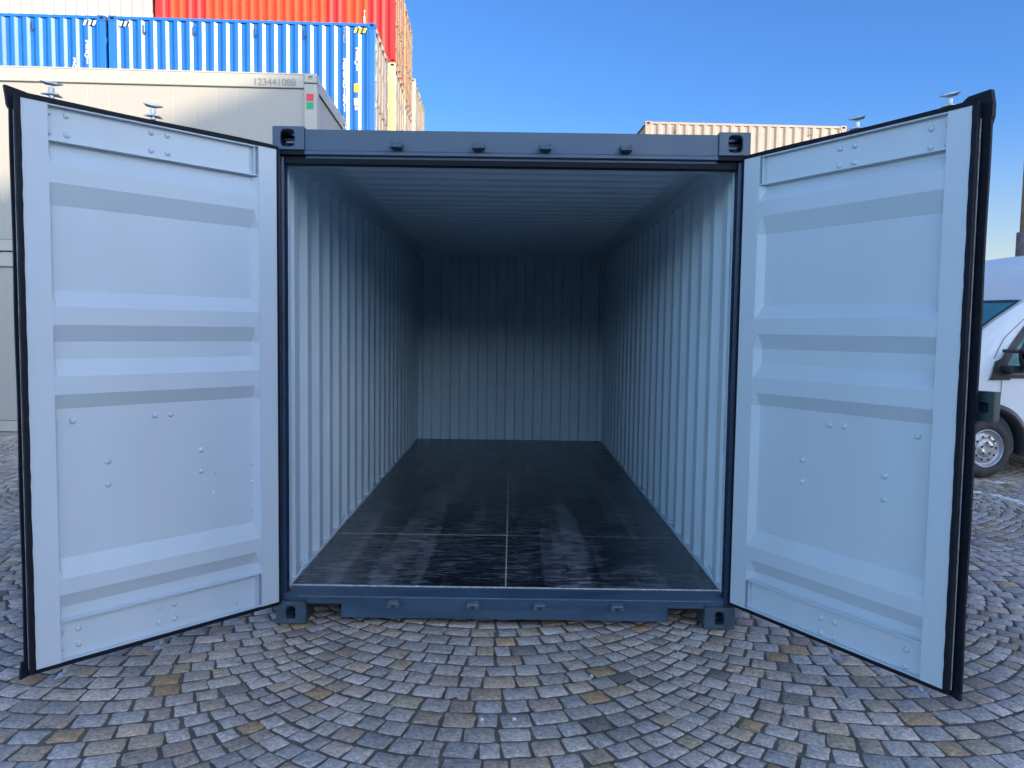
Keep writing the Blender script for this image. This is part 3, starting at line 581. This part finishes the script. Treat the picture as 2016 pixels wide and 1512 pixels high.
# ---------------------------------------------------------------- generic stacked container
def iso(label, col, L=6.058, Hc=2.896, group='containers stacked in the yard behind', doorcol=None, pitch=.278, loc=(0, 0, 0), rz=0., castcol=None):
    t = thing('stacked_container', label, 'container', loc, rz, group); Wd = 2.438; dc = doorcol or col
    cm = MB(); cm.holed(.178, .118, .02, stadium(.089, .06, .10, .062, 16), lambda a, b, c: (a, c, b)); cm.box(0, .178, .021, .162, 0, .118)
    cm.cur = 1; cm.box(.03, .148, .0202, .0208, .01, .11)
    cme = cm.mesh('corner_casting', [castcol or col, 'dark'])
    for x in (0, L - .178):
        for z in (0, Hc - .118):
            for y, ry in ((0, 0), (Wd, math.pi)):
                o = mk('corner_casting', cme, t); o.location = (x if not ry else x + .178, y, z); o.rotation_euler = (0, 0, ry)
    for x in (0, L):
        sg = 1 if x == 0 else -1
        for y in (0, Wd):
            sy = 1 if y == 0 else -1
            g = MB(); g.box(*sorted((x + sg * .004, x + sg * .15)), *sorted((y + sy * .006, y + sy * .10)), .119, Hc - .119); g.obj('corner_post', col, t, bev=.008)
    for y, sy in ((0, 1), (Wd, -1)):
        g = MB(); g.box(.18, L - .18, *sorted((y + sy * .008, y + sy * .07)), Hc - .075, Hc - .012); g.obj('top_rail', col, t)
        g = MB(); g.box(.18, L - .18, *sorted((y + sy * .008, y + sy * .06)), .02, .17); g.obj('bottom_rail', col, t)
        prof = corr(L - .31, pitch, .036, .072, .064)
        g = MB(); rows = [[(.155 + q, y + sy * (.014 + d), z) for q, d in prof] for z in (.165, Hc - .07)]; g.sheet(rows if sy > 0 else rows[::-1])
        g.obj('side_wall', col, t, recalc=False)
    g = MB(); g.box(.02, L - .02, .05, Wd - .05, Hc - .04, Hc - .03); g.obj('roof', col, t)
    g = MB(); g.box(.02, L - .02, .05, Wd - .05, .10, .14); g.obj('floor', 'dark', t)
    prof = corr(Wd - .24, .26, .04)
    g = MB(); g.sheet([[(.02 + d, .12 + q, z) for q, d in prof][::-1] for z in (.12, Hc - .1)]); g.obj('end_wall', col, t, recalc=False)
    g = MB(); g.box(L - .06, L - .01, .155, Wd - .155, Hc - .12, Hc - .02); g.obj('end_rail', dc, t)
    g = MB(); g.box(L - .06, L - .01, .155, Wd - .155, .03, .15); g.obj('end_rail', dc, t)
    for k in (0, 1):
        y0 = .105 + k * (Wd - .21) / 2; y1 = y0 + (Wd - .21) / 2 - .01
        g = MB(); pz = [(.155, 0), (.5, 0), (.55, .03), (.68, .03), (.73, 0), (1.2, 0), (1.25, .03), (1.38, .03), (1.43, 0), (2.1, 0), (2.15, .03), (2.28, .03), (2.33, 0), (Hc - .125, 0)]
        g.sheet([[(L - .045 + d, y, z) for y in (y0, y1)] for z, d in pz]); d = g.obj('door', dc, t, recalc=False)
        for q in (.28, .78):
            g = MB(); y = y0 + q * (y1 - y0); g.cyl((L + .012, y, .06), (L + .012, y, Hc - .05), .017, n=8)
            for z in (.06, 1.1, Hc - .12): g.box(L - .03, L + .03, y - .05, y + .05, z, z + .05)
            g.obj('locking_bar', 'bar_grey', d)
        for z in (.4, 1.0, 1.6, 2.3):
            g = MB(); yy = y0 if k == 0 else y1; g.box(L - .03, L + .012, yy - .05, yy + .05, z, z + .12); g.obj('hinge', dc, d)
    return t
TH = R(2.2)
cs, sn = math.cos(TH), math.sin(TH)
def place_right(xr, yr, L):       # root location so that the front right corner is at (xr, yr)
    return xr - L * cs, yr - L * sn
def brackets(t, xs, z, y=-.002):
    for x in xs:
        g = MB(); g.box(x - .045, x - .030, y, y + .012, z - .10, z + .10); g.box(x - .045, x + .02, y, y + .012, z - .10, z - .085); g.box(x + .005, x + .02, y, y + .012, z - .10, z - .03); g.obj('lashing_bracket', 'black_mark', t)
def letters(t, txt, size, x, z, material='white_mark', spacing=.82, y=.010):
    o = mk('lettering', text_mesh(txt, size, material, vertical=True, spacing=spacing), t); o.location = (x, y, z); return o
def hazard(t, x0, z, col='yellow'):
    g = MB()
    for i in range(5):
        g.cur = i % 2; a = x0 + i * .052; g.prism([(a, z - .06), (a + .052, z - .06), (a + .092, z + .05), (a + .04, z + .05)], lambda p, q: (p[0], q, p[1]), .004, .010)
    g.obj('hazard_strip', [col, 'black_mark'], t)
HC = 2.896
G1 = 'containers stacked in the yard behind'
# row 1: blue pair
L = 6.058
bx_, by_ = place_right(-3.235, 14.65, L); zt_ = 8.60 - HC
blueA = iso('bright blue corrugated container at roof height, nearest the sky, rising directly behind the white cabins', 'blue', doorcol='palegrey', loc=(bx_, by_, zt_), rz=TH)
dx = L + .06
blueB = iso('second bright blue container cut by the left photo edge, above the long white cabin', 'blue', doorcol='blue', loc=(bx_ - dx * cs, by_ - dx * sn, zt_), rz=TH)
hid = 'lower container of the rear stacks, screened by the nearer white cabins'
for root in (blueA, blueB):
    for k in (1, 2):
        d = dup(root, (root.location.x, root.location.y, zt_ - k * HC + (.09 if k == 2 else 0)), TH, hid)
letters(blueA, '386301571', .165, L - .71, 1.97); letters(blueA, '25G1', .165, L - .42, 2.22)
letters(blueA, 'TTNU', .12, L - .70, 2.70, 'grey_mark', .7)
letters(blueA, '2', .12, L - .70, .52)
g = MB(); a, b = L - .765, .49
for q in ((a, a + .13, b, b + .012), (a, a + .13, b + .138, b + .15), (a, a + .012, b + .0125, b + .1375), (a + .118, a + .13, b + .0125, b + .1375)): g.box(q[0], q[1], .004, .009, q[2], q[3])
g.obj('check_digit_frame', 'white_mark', blueA)
letters(blueB, '3030155', .165, L - .71, 1.82); letters(blueB, '25G1', .165, L - .42, 2.22)
for t in (blueA, blueB):
    g = MB(); g.box(L - .49, L - .37, .004, .009, 1.33, 1.52); g.obj('yellow_label', 'yellow', t)
    g = MB(); g.box(L - .49, L - .36, .004, .009, 1.03, 1.19); g.box(L - .47, L - .435, .004, .009, .92, 1.0); g.box(L - .41, L - .375, .004, .009, .92, 1.0); g.obj('white_label', 'white_mark', t)
    hazard(t, L - .50, HC - .17, 'yellow' if t is blueA else 'white_mark'); hazard(t, .24, HC - .17, 'white_mark')
    brackets(t, (.83, 1.95, 2.78 + .55, 4.45 - .0), HC - .28)
# row 2
def rowpos(px, D): return (px - 1008) * D / FPX + .017, CY + D
LR = 6.40
xr, yr = rowpos(776.5, 22.0); rx, ry = place_right(xr, yr, LR); z4 = 8.78
red = iso('signal red container with orange patches above the bright blue ones, cut by the top edge', 'red', L=LR, loc=(rx, ry, z4), rz=TH, pitch=.232, doorcol='beige')
g = MB()
prof = corr(LR - .31, .232, .036, .072, .064)
def inprof(xa, xb): return [(.155 + q, .0115 + d) for q, d in prof if xa <= .155 + q <= xb]
for xa, xb in ((.33, .86), (1.30, 4.55), (4.95, 5.70)):
    pts = inprof(xa, xb); g.sheet([[(a, b, z) for a, b in pts] for z in (.30, 1.9)])
g.obj('overpainted_patch', 'orange_panel', red, recalc=False)
rr = random.Random(4)
g = MB()
for x in [.45, .70] + [1.42 + i * .232 * 1.0 for i in range(13)] + [5.05, 5.28, 5.52]:
    w_ = rr.uniform(.035, .075); h_ = rr.uniform(.06, .13); zc = .86 + rr.uniform(-.03, .03)
    pts = stadium(x + rr.uniform(-.01, .01), zc, 2 * w_, 2 * h_, 14)
    pts = [(a + rr.uniform(-.006, .006), b + rr.uniform(-.008, .008)) for a, b in pts]
    g.prism(pts, lambda p, q: (p[0], q, p[1]), .004, .0095)
g.obj('faded_marks', 'orange_mark', red)
letters(red, '41807 2', .10, 5.56, 1.3, 'white_mark', .8)
wx, wy = rx - (LR + .09) * cs, ry - (LR + .09) * sn
wx, wy = rx - (LR + .09) * cs, ry - (LR + .09) * sn
white = iso('off white sunlit container at the upper left, beside the red one', 'offwhite', L=LR, loc=(wx, wy, z4), rz=TH, pitch=.285)
letters(white, '3820617', .10, LR - .95, 1.35, 'grey_mark', .8)
cream = iso('narrow sliver of a pale yellow cream container under the red corner', 'cream', L=LR, loc=(rx, ry, z4 - HC), rz=TH, doorcol='palegrey')
for k in (2, 3): dup(cream, (rx, ry, z4 - k * HC), TH, hid)
for k in (1, 2, 3): dup(white, (wx, wy, z4 - k * HC), TH, hid)
# rows 3-5
xr, yr = rowpos(795, 25.1); qx, qy = place_right(xr, yr, L)
b3 = iso('beige and orange container end, third row back, just right of the red corner', 'beige', loc=(qx, qy, 8.69), rz=TH, doorcol='beige')
g3 = iso('pale container end in the third row, below the beige one', 'offwhite', loc=(qx, qy, 8.69 - HC), rz=TH, doorcol='palegrey')
for k in (2, 3): dup(g3, (qx, qy, 8.69 - k * HC), TH, hid)
xr, yr = rowpos(814.5, 28.6); qx, qy = place_right(xr, yr, L)
g4 = iso('white container end in the fourth row, against the sky', 'palegrey', Hc=2.6, loc=(qx, qy, 7.80), rz=TH, doorcol='palegrey')
dup(g4, (qx, qy, 5.20), TH, 'second white container end down in the fourth row, over the dark roof edge')
for k in (2, 3): dup(g4, (qx, qy, 7.8 - k * 2.6), TH, hid)
xr, yr = rowpos(823.5, 31.7); qx, qy = place_right(xr, yr, L)
g5 = iso('farthest white container sliver, right end of the left stack', 'offwhite', Hc=2.7, loc=(qx, qy, 8.1), rz=TH, doorcol='offwhite')
dup(g5, (qx, qy, 5.4), TH, 'lower of the two farthest white slivers at the right end of the left stack')
for k in (2, 3): dup(g5, (qx, qy, 8.1 - k * 2.7), TH, hid)
# brown stack on the right
Hb = 2.591
ux, uy = 3.86, 19.72
TB = R(2.4)
brown = iso('taupe corrugated container behind the right door, only its top showing', 'brown', Hc=Hb, loc=(ux, uy, 7.80 - Hb), rz=TB, doorcol='brown', group='stack behind the right door')
brackets(brown, (.90, 4.95), Hb - .22)
for k in (1, 2): dup(brown, (ux, uy, 7.80 - (k + 1) * Hb), TB, 'lower container of the taupe stack, screened by the open container', 'stack behind the right door')

# ---------------------------------------------------------------- white cabins
def cabin(label, loc, rz, L=8.2, Hc=2.575):
    t = thing('office_cabin', label, 'cabin', loc, rz, 'stacked white cabins'); Wd = 2.44
    for x0, x1 in ((0, .18), (L - .18, L)):
        for y0, y1 in ((0, .18), (Wd - .18, Wd)):
            g = MB(); g.box(x0, x1, y0, y1, .12, Hc - .13); g.obj('corner_post', 'office_frame', t, bev=.012)
            for z in (0, Hc - .1295):
                g = MB(); xx = x0 if x0 == 0 else x1 - .178
                g.holed(.178, .129 if z else .1195, .02, stadium(.085, .062, .062, .058, 16), lambda a, b, c: ((xx + a), (y0 + c) if y0 == 0 else (y1 - c), z + b + (.012 if z else 0)))
                g.box(xx, xx + .178, y0 + .021 if y0 == 0 else y0, y1 if y0 == 0 else y1 - .021, z + (.012 if z else 0), z + (.141 if z else .1195))
                g.obj('corner_casting', 'office_frame', t, bev=.005)
    for y0, y1 in ((.015, .10), (Wd - .10, Wd - .015)):
        g = MB(); g.box(.1805, L - .1805, y0, y1, Hc - .19, Hc - .008); g.obj('top_rail', 'office_frame', t, bev=.006)
        g = MB(); g.box(.1805, L - .1805, y0 - .004, y1, Hc - .007, Hc + .012); g.obj('roof_trim', 'office_frame', t)
        g = MB(); g.box(.1805, L - .1805, y0, y1, .008, .165); g.obj('bottom_rail', 'office_frame', t, bev=.006)
    for x0, x1 in ((.015, .10), (L - .10, L - .015)):
        g = MB(); g.box(x0, x1, .1805, Wd - .1805, Hc - .19, Hc - .002); g.obj('top_rail', 'office_frame', t, bev=.006)
        g = MB(); g.box(x0, x1, .1805, Wd - .1805, .008, .165); g.obj('bottom_rail', 'office_frame', t, bev=.006)
    # wall with fine vertical profile
    for y, sy in ((.035, 1), (Wd - .035, -1)):
        xs = [.1805]; ds = [0]; x = .1805
        while x < L - .6:
            x += .30; 
            for a, d in ((-.006, 0), (0, .0022), (.006, 0)): xs.append(x + a); ds.append(d * sy)
        xs.append(L - .1805); ds.append(0)
        g = MB(); g.sheet([[(a, y + d, z) for a, d in zip(xs, ds)] for z in (.166, Hc - .191)]); g.box(.1805, L - .1805, *sorted((y + sy * .006, y + sy * .05)), .166, Hc - .191); g.obj('wall_panel', 'office', t, recalc=False)
    for x in (.04, L - .045):
        g = MB(); g.box(x, x + .005, .1805, Wd - .1805, .166, Hc - .191); g.obj('wall_panel', 'office', t)
    g = MB()
    g.box(.1805, L - .1805, .0145, .040, Hc - .202, Hc - .1915); g.box(L - .04, L - .0145, .1805, Wd - .1805, Hc - .202, Hc - .1915); g.box(.1805, L - .1805, .0145, .04, .1655, .170); g.obj('joint_line', 'line', t)
    g = MB(); g.box(.1, L - .1, .1, Wd - .1, Hc - .03, Hc - .012); g.obj('roof', 'office_frame', t)
    g = MB(); g.box(.1, L - .1, .1, Wd - .1, .05, .10); g.obj('floor', 'line', t)
    return t
TC = R(2.3)
LC = 8.2; D_ = 11.55
cxr, cyr = (625 - 1008) * D_ / FPX + .017, CY + D_
lx, ly = cxr - LC * math.cos(TC), cyr - LC * math.sin(TC)
cabA = cabin('lower long off white cabin in shade at the far left, standing on the paving', (lx, ly, 0.0), TC)
cabB = cabin('upper long white cabin, half in sun, red and green labels on its corner post', (lx, ly, 2.60), TC)
o = mk('lettering', text_mesh('123441088', .135, 'grey_mark'), cabB); o.location = (LC - .60, .010, 2.575 - .165)
g = MB(); g.box(LC - .145, LC - .045, -.004, .001, 2.20, 2.30); g.obj('red_label', 'red_label', cabB)
g = MB(); g.box(LC - .145, LC - .045, -.004, .001, 2.085, 2.185); g.obj('green_label', 'green_label', cabB)

# ---------------------------------------------------------------- van
def van():
    psi = R(9); wl = Vector((.95, -.985, 0)); wp = Vector((5.30, 4.62, 0))
    c, s_ = math.cos(psi), math.sin(psi); loc = (wp.x - (wl.x * c - wl.y * s_), wp.y - (wl.x * s_ + wl.y * c), 0)
    t = thing('parked_van', 'white high roofed delivery van parked behind the right door, cut by the photo edge', 'van', loc, psi)
    # stations: x, top z at centre, half width low, half width at top, shoulder z
    st = [(.00, .95, .70, .62), (.06, 1.02, .86, .70), (.18, 1.10, .95, .78), (.42, 1.20, 1.0, .82), (.62, 1.30, 1.01, .82), (.75, 1.47, 1.015, .80), (.95, 1.63, 1.02, .79), (1.15, 1.78, 1.02, .79), (1.30, 1.88, 1.02, .80), (1.48, 2.00, 1.02, .81), (1.56, 2.20, 1.02, .83), (1.70, 2.42, 1.02, .84), (1.95, 2.55, 1.02, .85), (2.4, 2.61, 1.02, .86), (4.0, 2.62, 1.02, .86), (5.35, 2.60, 1.02, .86), (5.45, 2.54, 1.0, .84), (5.47, 2.3, .98, .82)]
    def sect(x, zt, hw, ht):
        pts = [(-hw * .96, .32), (-hw, .45), (-hw, .70), (-hw, min(.95, zt - .12)), (-(hw - .005), min(1.10, zt - .08))]
        zs = min(1.15, zt - .06)
        for k in (.25, .5, .75, .9): pts.append((-(hw + (ht - hw) * k), zs + (zt - .05 - zs) * k))
        pts += [(-(ht - .02), zt - .03), (-(ht - .10), zt - .006), (-ht * .5, zt), (0, zt + .005)]
        full = pts + [(-a, b) for a, b in pts[-2::-1]]
        return [(x, a, b) for a, b in full]
    g = MB(); rows = [sect(*s) for s in st]; g.sheet(rows); n = len(rows[0])
    g.add(rows[0], [tuple(range(n))]); g.add(rows[-1], [tuple(range(n))[::-1]])
    g.sheet([[r[0] for r in rows], [r[-1] for r in rows]])
    body = g.obj('body', 'van_white', t)
    bm = bmesh.new(); bm.from_mesh(body.data); bmesh.ops.remove_doubles(bm, verts=bm.verts, dist=1e-4); bmesh.ops.recalc_face_normals(bm, faces=bm.faces); bm.to_mesh(body.data); bm.free()
    cut = MB()
    for xw in (.95, 4.3):
        for sg in (-1, 1): cut.cyl((xw, sg * .62, .34), (xw, sg * 1.3, .34), .43, n=40)
    co = cut.obj('cutter', 'dark', t); md = body.modifiers.new('b', 'BOOLEAN'); md.object = co; md.operation = 'DIFFERENCE'; md.solver = 'EXACT'
    dg = bpy.context.evaluated_depsgraph_get(); me = bpy.data.meshes.new_from_object(body.evaluated_get(dg)); body.modifiers.clear(); body.data = me; bpy.data.objects.remove(co)
    body.data.materials.clear(); body.data.materials.append(M['van_white'])
    # glass: windscreen
    def surf(x, k):            # k in -1..1 across, on the front slope
        for a, b in zip(st[:-1], st[1:]):
            if a[0] <= x <= b[0]:
                f = (x - a[0]) / (b[0] - a[0]); zt = a[1] + (b[1] - a[1]) * f; ht = a[3] + (b[3] - a[3]) * f; hw = a[2] + (b[2] - a[2]) * f
                return Vector((x, k * (ht - .045), zt + .012 - .012 * k * k))
    xs = [.64 + (1.45 - .64) * i / 8 for i in range(9)]; ks = [-1 + .2 * i for i in range(11)]
    g = MB(); g.sheet([[surf(x, k) for k in ks] for x in xs]); ws = g.obj('windscreen', 'glass', t, smooth=True)
    g = MB()
    def rim_(x0, x1, k0, k1):
        g.sheet([[surf(x0 + (x1 - x0) * i / 6, k0 + (k1 - k0) * j / 6) + Vector((-.004, 0, .008)) for j in range(7)] for i in range(7)])
    rim_(.62, .66, -1, 1); rim_(1.43, 1.465, -1.02, 1.02); rim_(.64, 1.45, -1.02, -.965); rim_(.64, 1.45, .965, 1.02)
    g.obj('windscreen_seal', 'black_plastic', t)
    # side window + door lines, on the side skin: y as a function of height
    def side(x, z, off=.006):
        for a, b in zip(st[:-1], st[1:]):
            if a[0] <= x <= b[0]:
                f = (x - a[0]) / (b[0] - a[0]); zt = a[1] + (b[1] - a[1]) * f; hw = a[2] + (b[2] - a[2]) * f; ht = a[3] + (b[3] - a[3]) * f
                zs = min(1.15, zt - .06); k = max(0, min(1, (z - zs) / max(.01, zt - .05 - zs))); return (x, -(hw + (ht - hw) * k) - off, z)
    def patch(g, quad, off, m=6):
        (a, b, c_, d) = quad; rows = []
        for i in range(m + 1):
            f = i / m; p = (a[0] + (b[0] - a[0]) * f, a[1] + (b[1] - a[1]) * f); q = (d[0] + (c_[0] - d[0]) * f, d[1] + (c_[1] - d[1]) * f)
            rows.append([side(p[0] + (q[0] - p[0]) * j / m, p[1] + (q[1] - p[1]) * j / m, off) for j in range(m + 1)])
        g.sheet(rows)
    g = MB(); patch(g, ((1.05, 1.18), (2.02, 1.18), (2.02, 1.80), (1.60, 1.80)), .008); g.obj('side_window', 'glass', t)
    g = MB(); patch(g, ((.93, 1.13), (1.05, 1.14), (1.64, 1.85), (1.55, 1.84)), .010); patch(g, ((.93, 1.12), (2.05, 1.12), (2.05, 1.17), (.95, 1.17)), .011); patch(g, ((1.55, 1.80), (2.05, 1.80), (2.05, 1.85), (1.58, 1.85)), .0125)
    patch(g, ((.90, 1.10), (1.16, 1.10), (1.16, 1.36), (1.02, 1.30)), .014)
    g.obj('window_frame', 'black_plastic', t)
    g = MB(); patch(g, ((1.05, .80), (1.058, .80), (1.07, 1.12), (1.062, 1.12)), .004); patch(g, ((1.02, 1.33), (1.03, 1.33), (1.20, 1.56), (1.19, 1.56)), .004); patch(g, ((1.19, 1.56), (1.20, 1.56), (1.62, 1.92), (1.61, 1.92)), .004)
    patch(g, ((2.10, .45), (2.108, .45), (2.108, 1.95), (2.10, 1.95)), .004); g.obj('door_gap', 'black_mark', t)
    # arch trims, bumper, sill
    for xw in (.95, 4.3):
        for sg in (-1, 1):
            g = MB(); ring = []
            for i in range(25):
                a = math.pi * (-.06 + 1.12 * i / 24); ca, sa = math.cos(a), math.sin(a)
                ring.append([(xw + r_ * ca, sg * yy, .34 + r_ * sa) for r_, yy in ((.415, .90), (.425, 1.035), (.455, 1.045), (.50, 1.035), (.505, 1.01))])
            g.sheet(ring); g.obj('wheel_arch_trim', 'black_plastic', t, smooth=True)
    g = MB(); g.box(1.47, 3.77, -1.03, 1.03, .30, .42); g.box(.02, .48, -.90, .90, .30, .62); g.obj('bumper_and_sill', 'black_plastic', t, bev=.03)
    # mirror
    g = MB(); g.lathe([(0, .02), (.03, .10), (.10, .125), (.16, .12), (.2, .06), (.205, .001)], lambda a, b, c_: (1.12 + a * .9, -1.24 + b * .95, 1.37 + c_ * 1.45), 20); mr = g.obj('wing_mirror', 'black_plastic', t, smooth=True)
    g = MB(); g.box(1.06, 1.22, -1.16, -1.0, 1.18, 1.26); g.box(1.06, 1.20, -1.2, -1.0, 1.40, 1.44); g.obj('mirror_arm', 'black_plastic', mr, bev=.015)
    g = MB(); g.box(1.10, 1.30, -1.362, -1.35, 1.40, 1.42); g.obj('mirror_trim', 'galv', mr)
    # wheels
    for xw in (.95, 4.3):
        for sg in (-1, 1):
            yo = sg * 1.0
            f = lambda a, b, c_: (xw + b, yo - sg * a, .335 + c_)
            g = MB(); g.lathe([(.21, .20), (.22, .29), (.19, .33), (.12, .338), (.04, .332), (.012, .31), (.0, .27), (.008, .225), (.03, .205), (.21, .20)], f, 48)
            wh = g.obj('wheel', 'tyre', t, smooth=True)
            g = MB(); g.lathe([(.012, .214), (.002, .208), (.010, .198), (.045, .190), (.055, .165), (.030, .150), (.022, .110), (.030, .098), (.012, .092), (.010, .05), (.018, .035), (.016, .001)], f, 48); g.obj('rim', 'rim', wh, smooth=True)
            g = MB()
            for i in range(5):
                a = 2 * math.pi * i / 5 + .3; q = f(.004, .066 * math.cos(a), .066 * math.sin(a)); q2 = f(.02, .066 * math.cos(a), .066 * math.sin(a)); g.cyl(q, q2, .013, n=10)
            for i in range(10):
                a = 2 * math.pi * i / 10; q = f(.024, .130 * math.cos(a), .130 * math.sin(a)); q2 = f(.04, .130 * math.cos(a), .130 * math.sin(a)); g.cyl(q, q2, .016, n=8)
            g.obj('wheel_bolt', 'black_mark', wh)
    # lights and door handle on the hidden front
    for sg in (-1, 1):
        g = MB(); g.lathe([(0, .0), (.02, .07), (.05, .09)], lambda a, b, c_: (.10 + a * 2, sg * .70 + b, .90 + c_), 16); g.obj('headlight', 'glass', t)
    g = MB(); g.box(1.95, 2.08, -1.045, -1.02, 1.02, 1.05); g.obj('door_handle', 'black_plastic', t, bev=.006)
van()

# ---------------------------------------------------------------- lamp post at the right edge
t = thing('lamp_post', 'tall brown weathered pole at the right photo edge, rising behind the white van', 'lamp post', (8.02, 8.3, 0))
g = MB(); g.cyl((0, 0, 3.2), (0, 0, 9.2), .135, .10, n=20); g.obj('pole', 'pole', t, smooth=True)
g = MB(); g.cyl((0, 0, -.02), (0, 0, 3.2), .185, .175, n=20); g.obj('sleeve', 'pole_dark', t, smooth=True)
g = MB(); g.cyl((0, 0, 9.1), (.2, -1.2, 9.5), .05, .04, n=12); g.box(.05, .35, -1.8, -1.15, 9.45, 9.58); g.obj('lamp_head', 'galv', t)

# ---------------------------------------------------------------- litter on the paving
def scrap(x, y, r_, label, seed):
    rr = random.Random(seed); g = MB(); n = 7
    c = (x, y, .014); ring = [(x + r_ * rr.uniform(.5, 1) * math.cos(a), y + r_ * .7 * rr.uniform(.5, 1) * math.sin(a), .003 + rr.uniform(0, .008)) for a in [2 * math.pi * i / n for i in range(n)]]
    g.add([c] + ring, [(0, i + 1, (i + 1) % n + 1) for i in range(n)]); g.add([(p[0], p[1], .0005) for p in ring], [tuple(range(n))[::-1]])
    tag(g.obj('paper_scrap', 'paper'), label, 'litter', 'paper scraps on the setts')
scrap(-.085, -1.02, .013, 'small white scrap on the setts, left of the other near one', 1)
scrap(.045, -1.01, .012, 'upright white scrap in a joint near the bottom centre', 2)
scrap(.40, -.60, .014, 'pale scrap on the setts right of centre, closer to the sill', 3)

# ---------------------------------------------------------------- surroundings outside the frame that shade the yard
g = MB(); g.box(34, 60, -90, -16.5, 0, 21.0); g.box(34.5, 59.5, -89.5, -17, 21.0, 21.1)
tag(g.obj('warehouse', 'wall_grey'), 'tall grey warehouse on the right whose shadow covers the yard, outside the photo', 'building')
g = MB(); g.box(-30, 12, -34, -25, 0, 5.6)
tag(g.obj('depot_hall', 'wall_grey'), 'low grey hall behind the photographer, outside the photo', 'building')
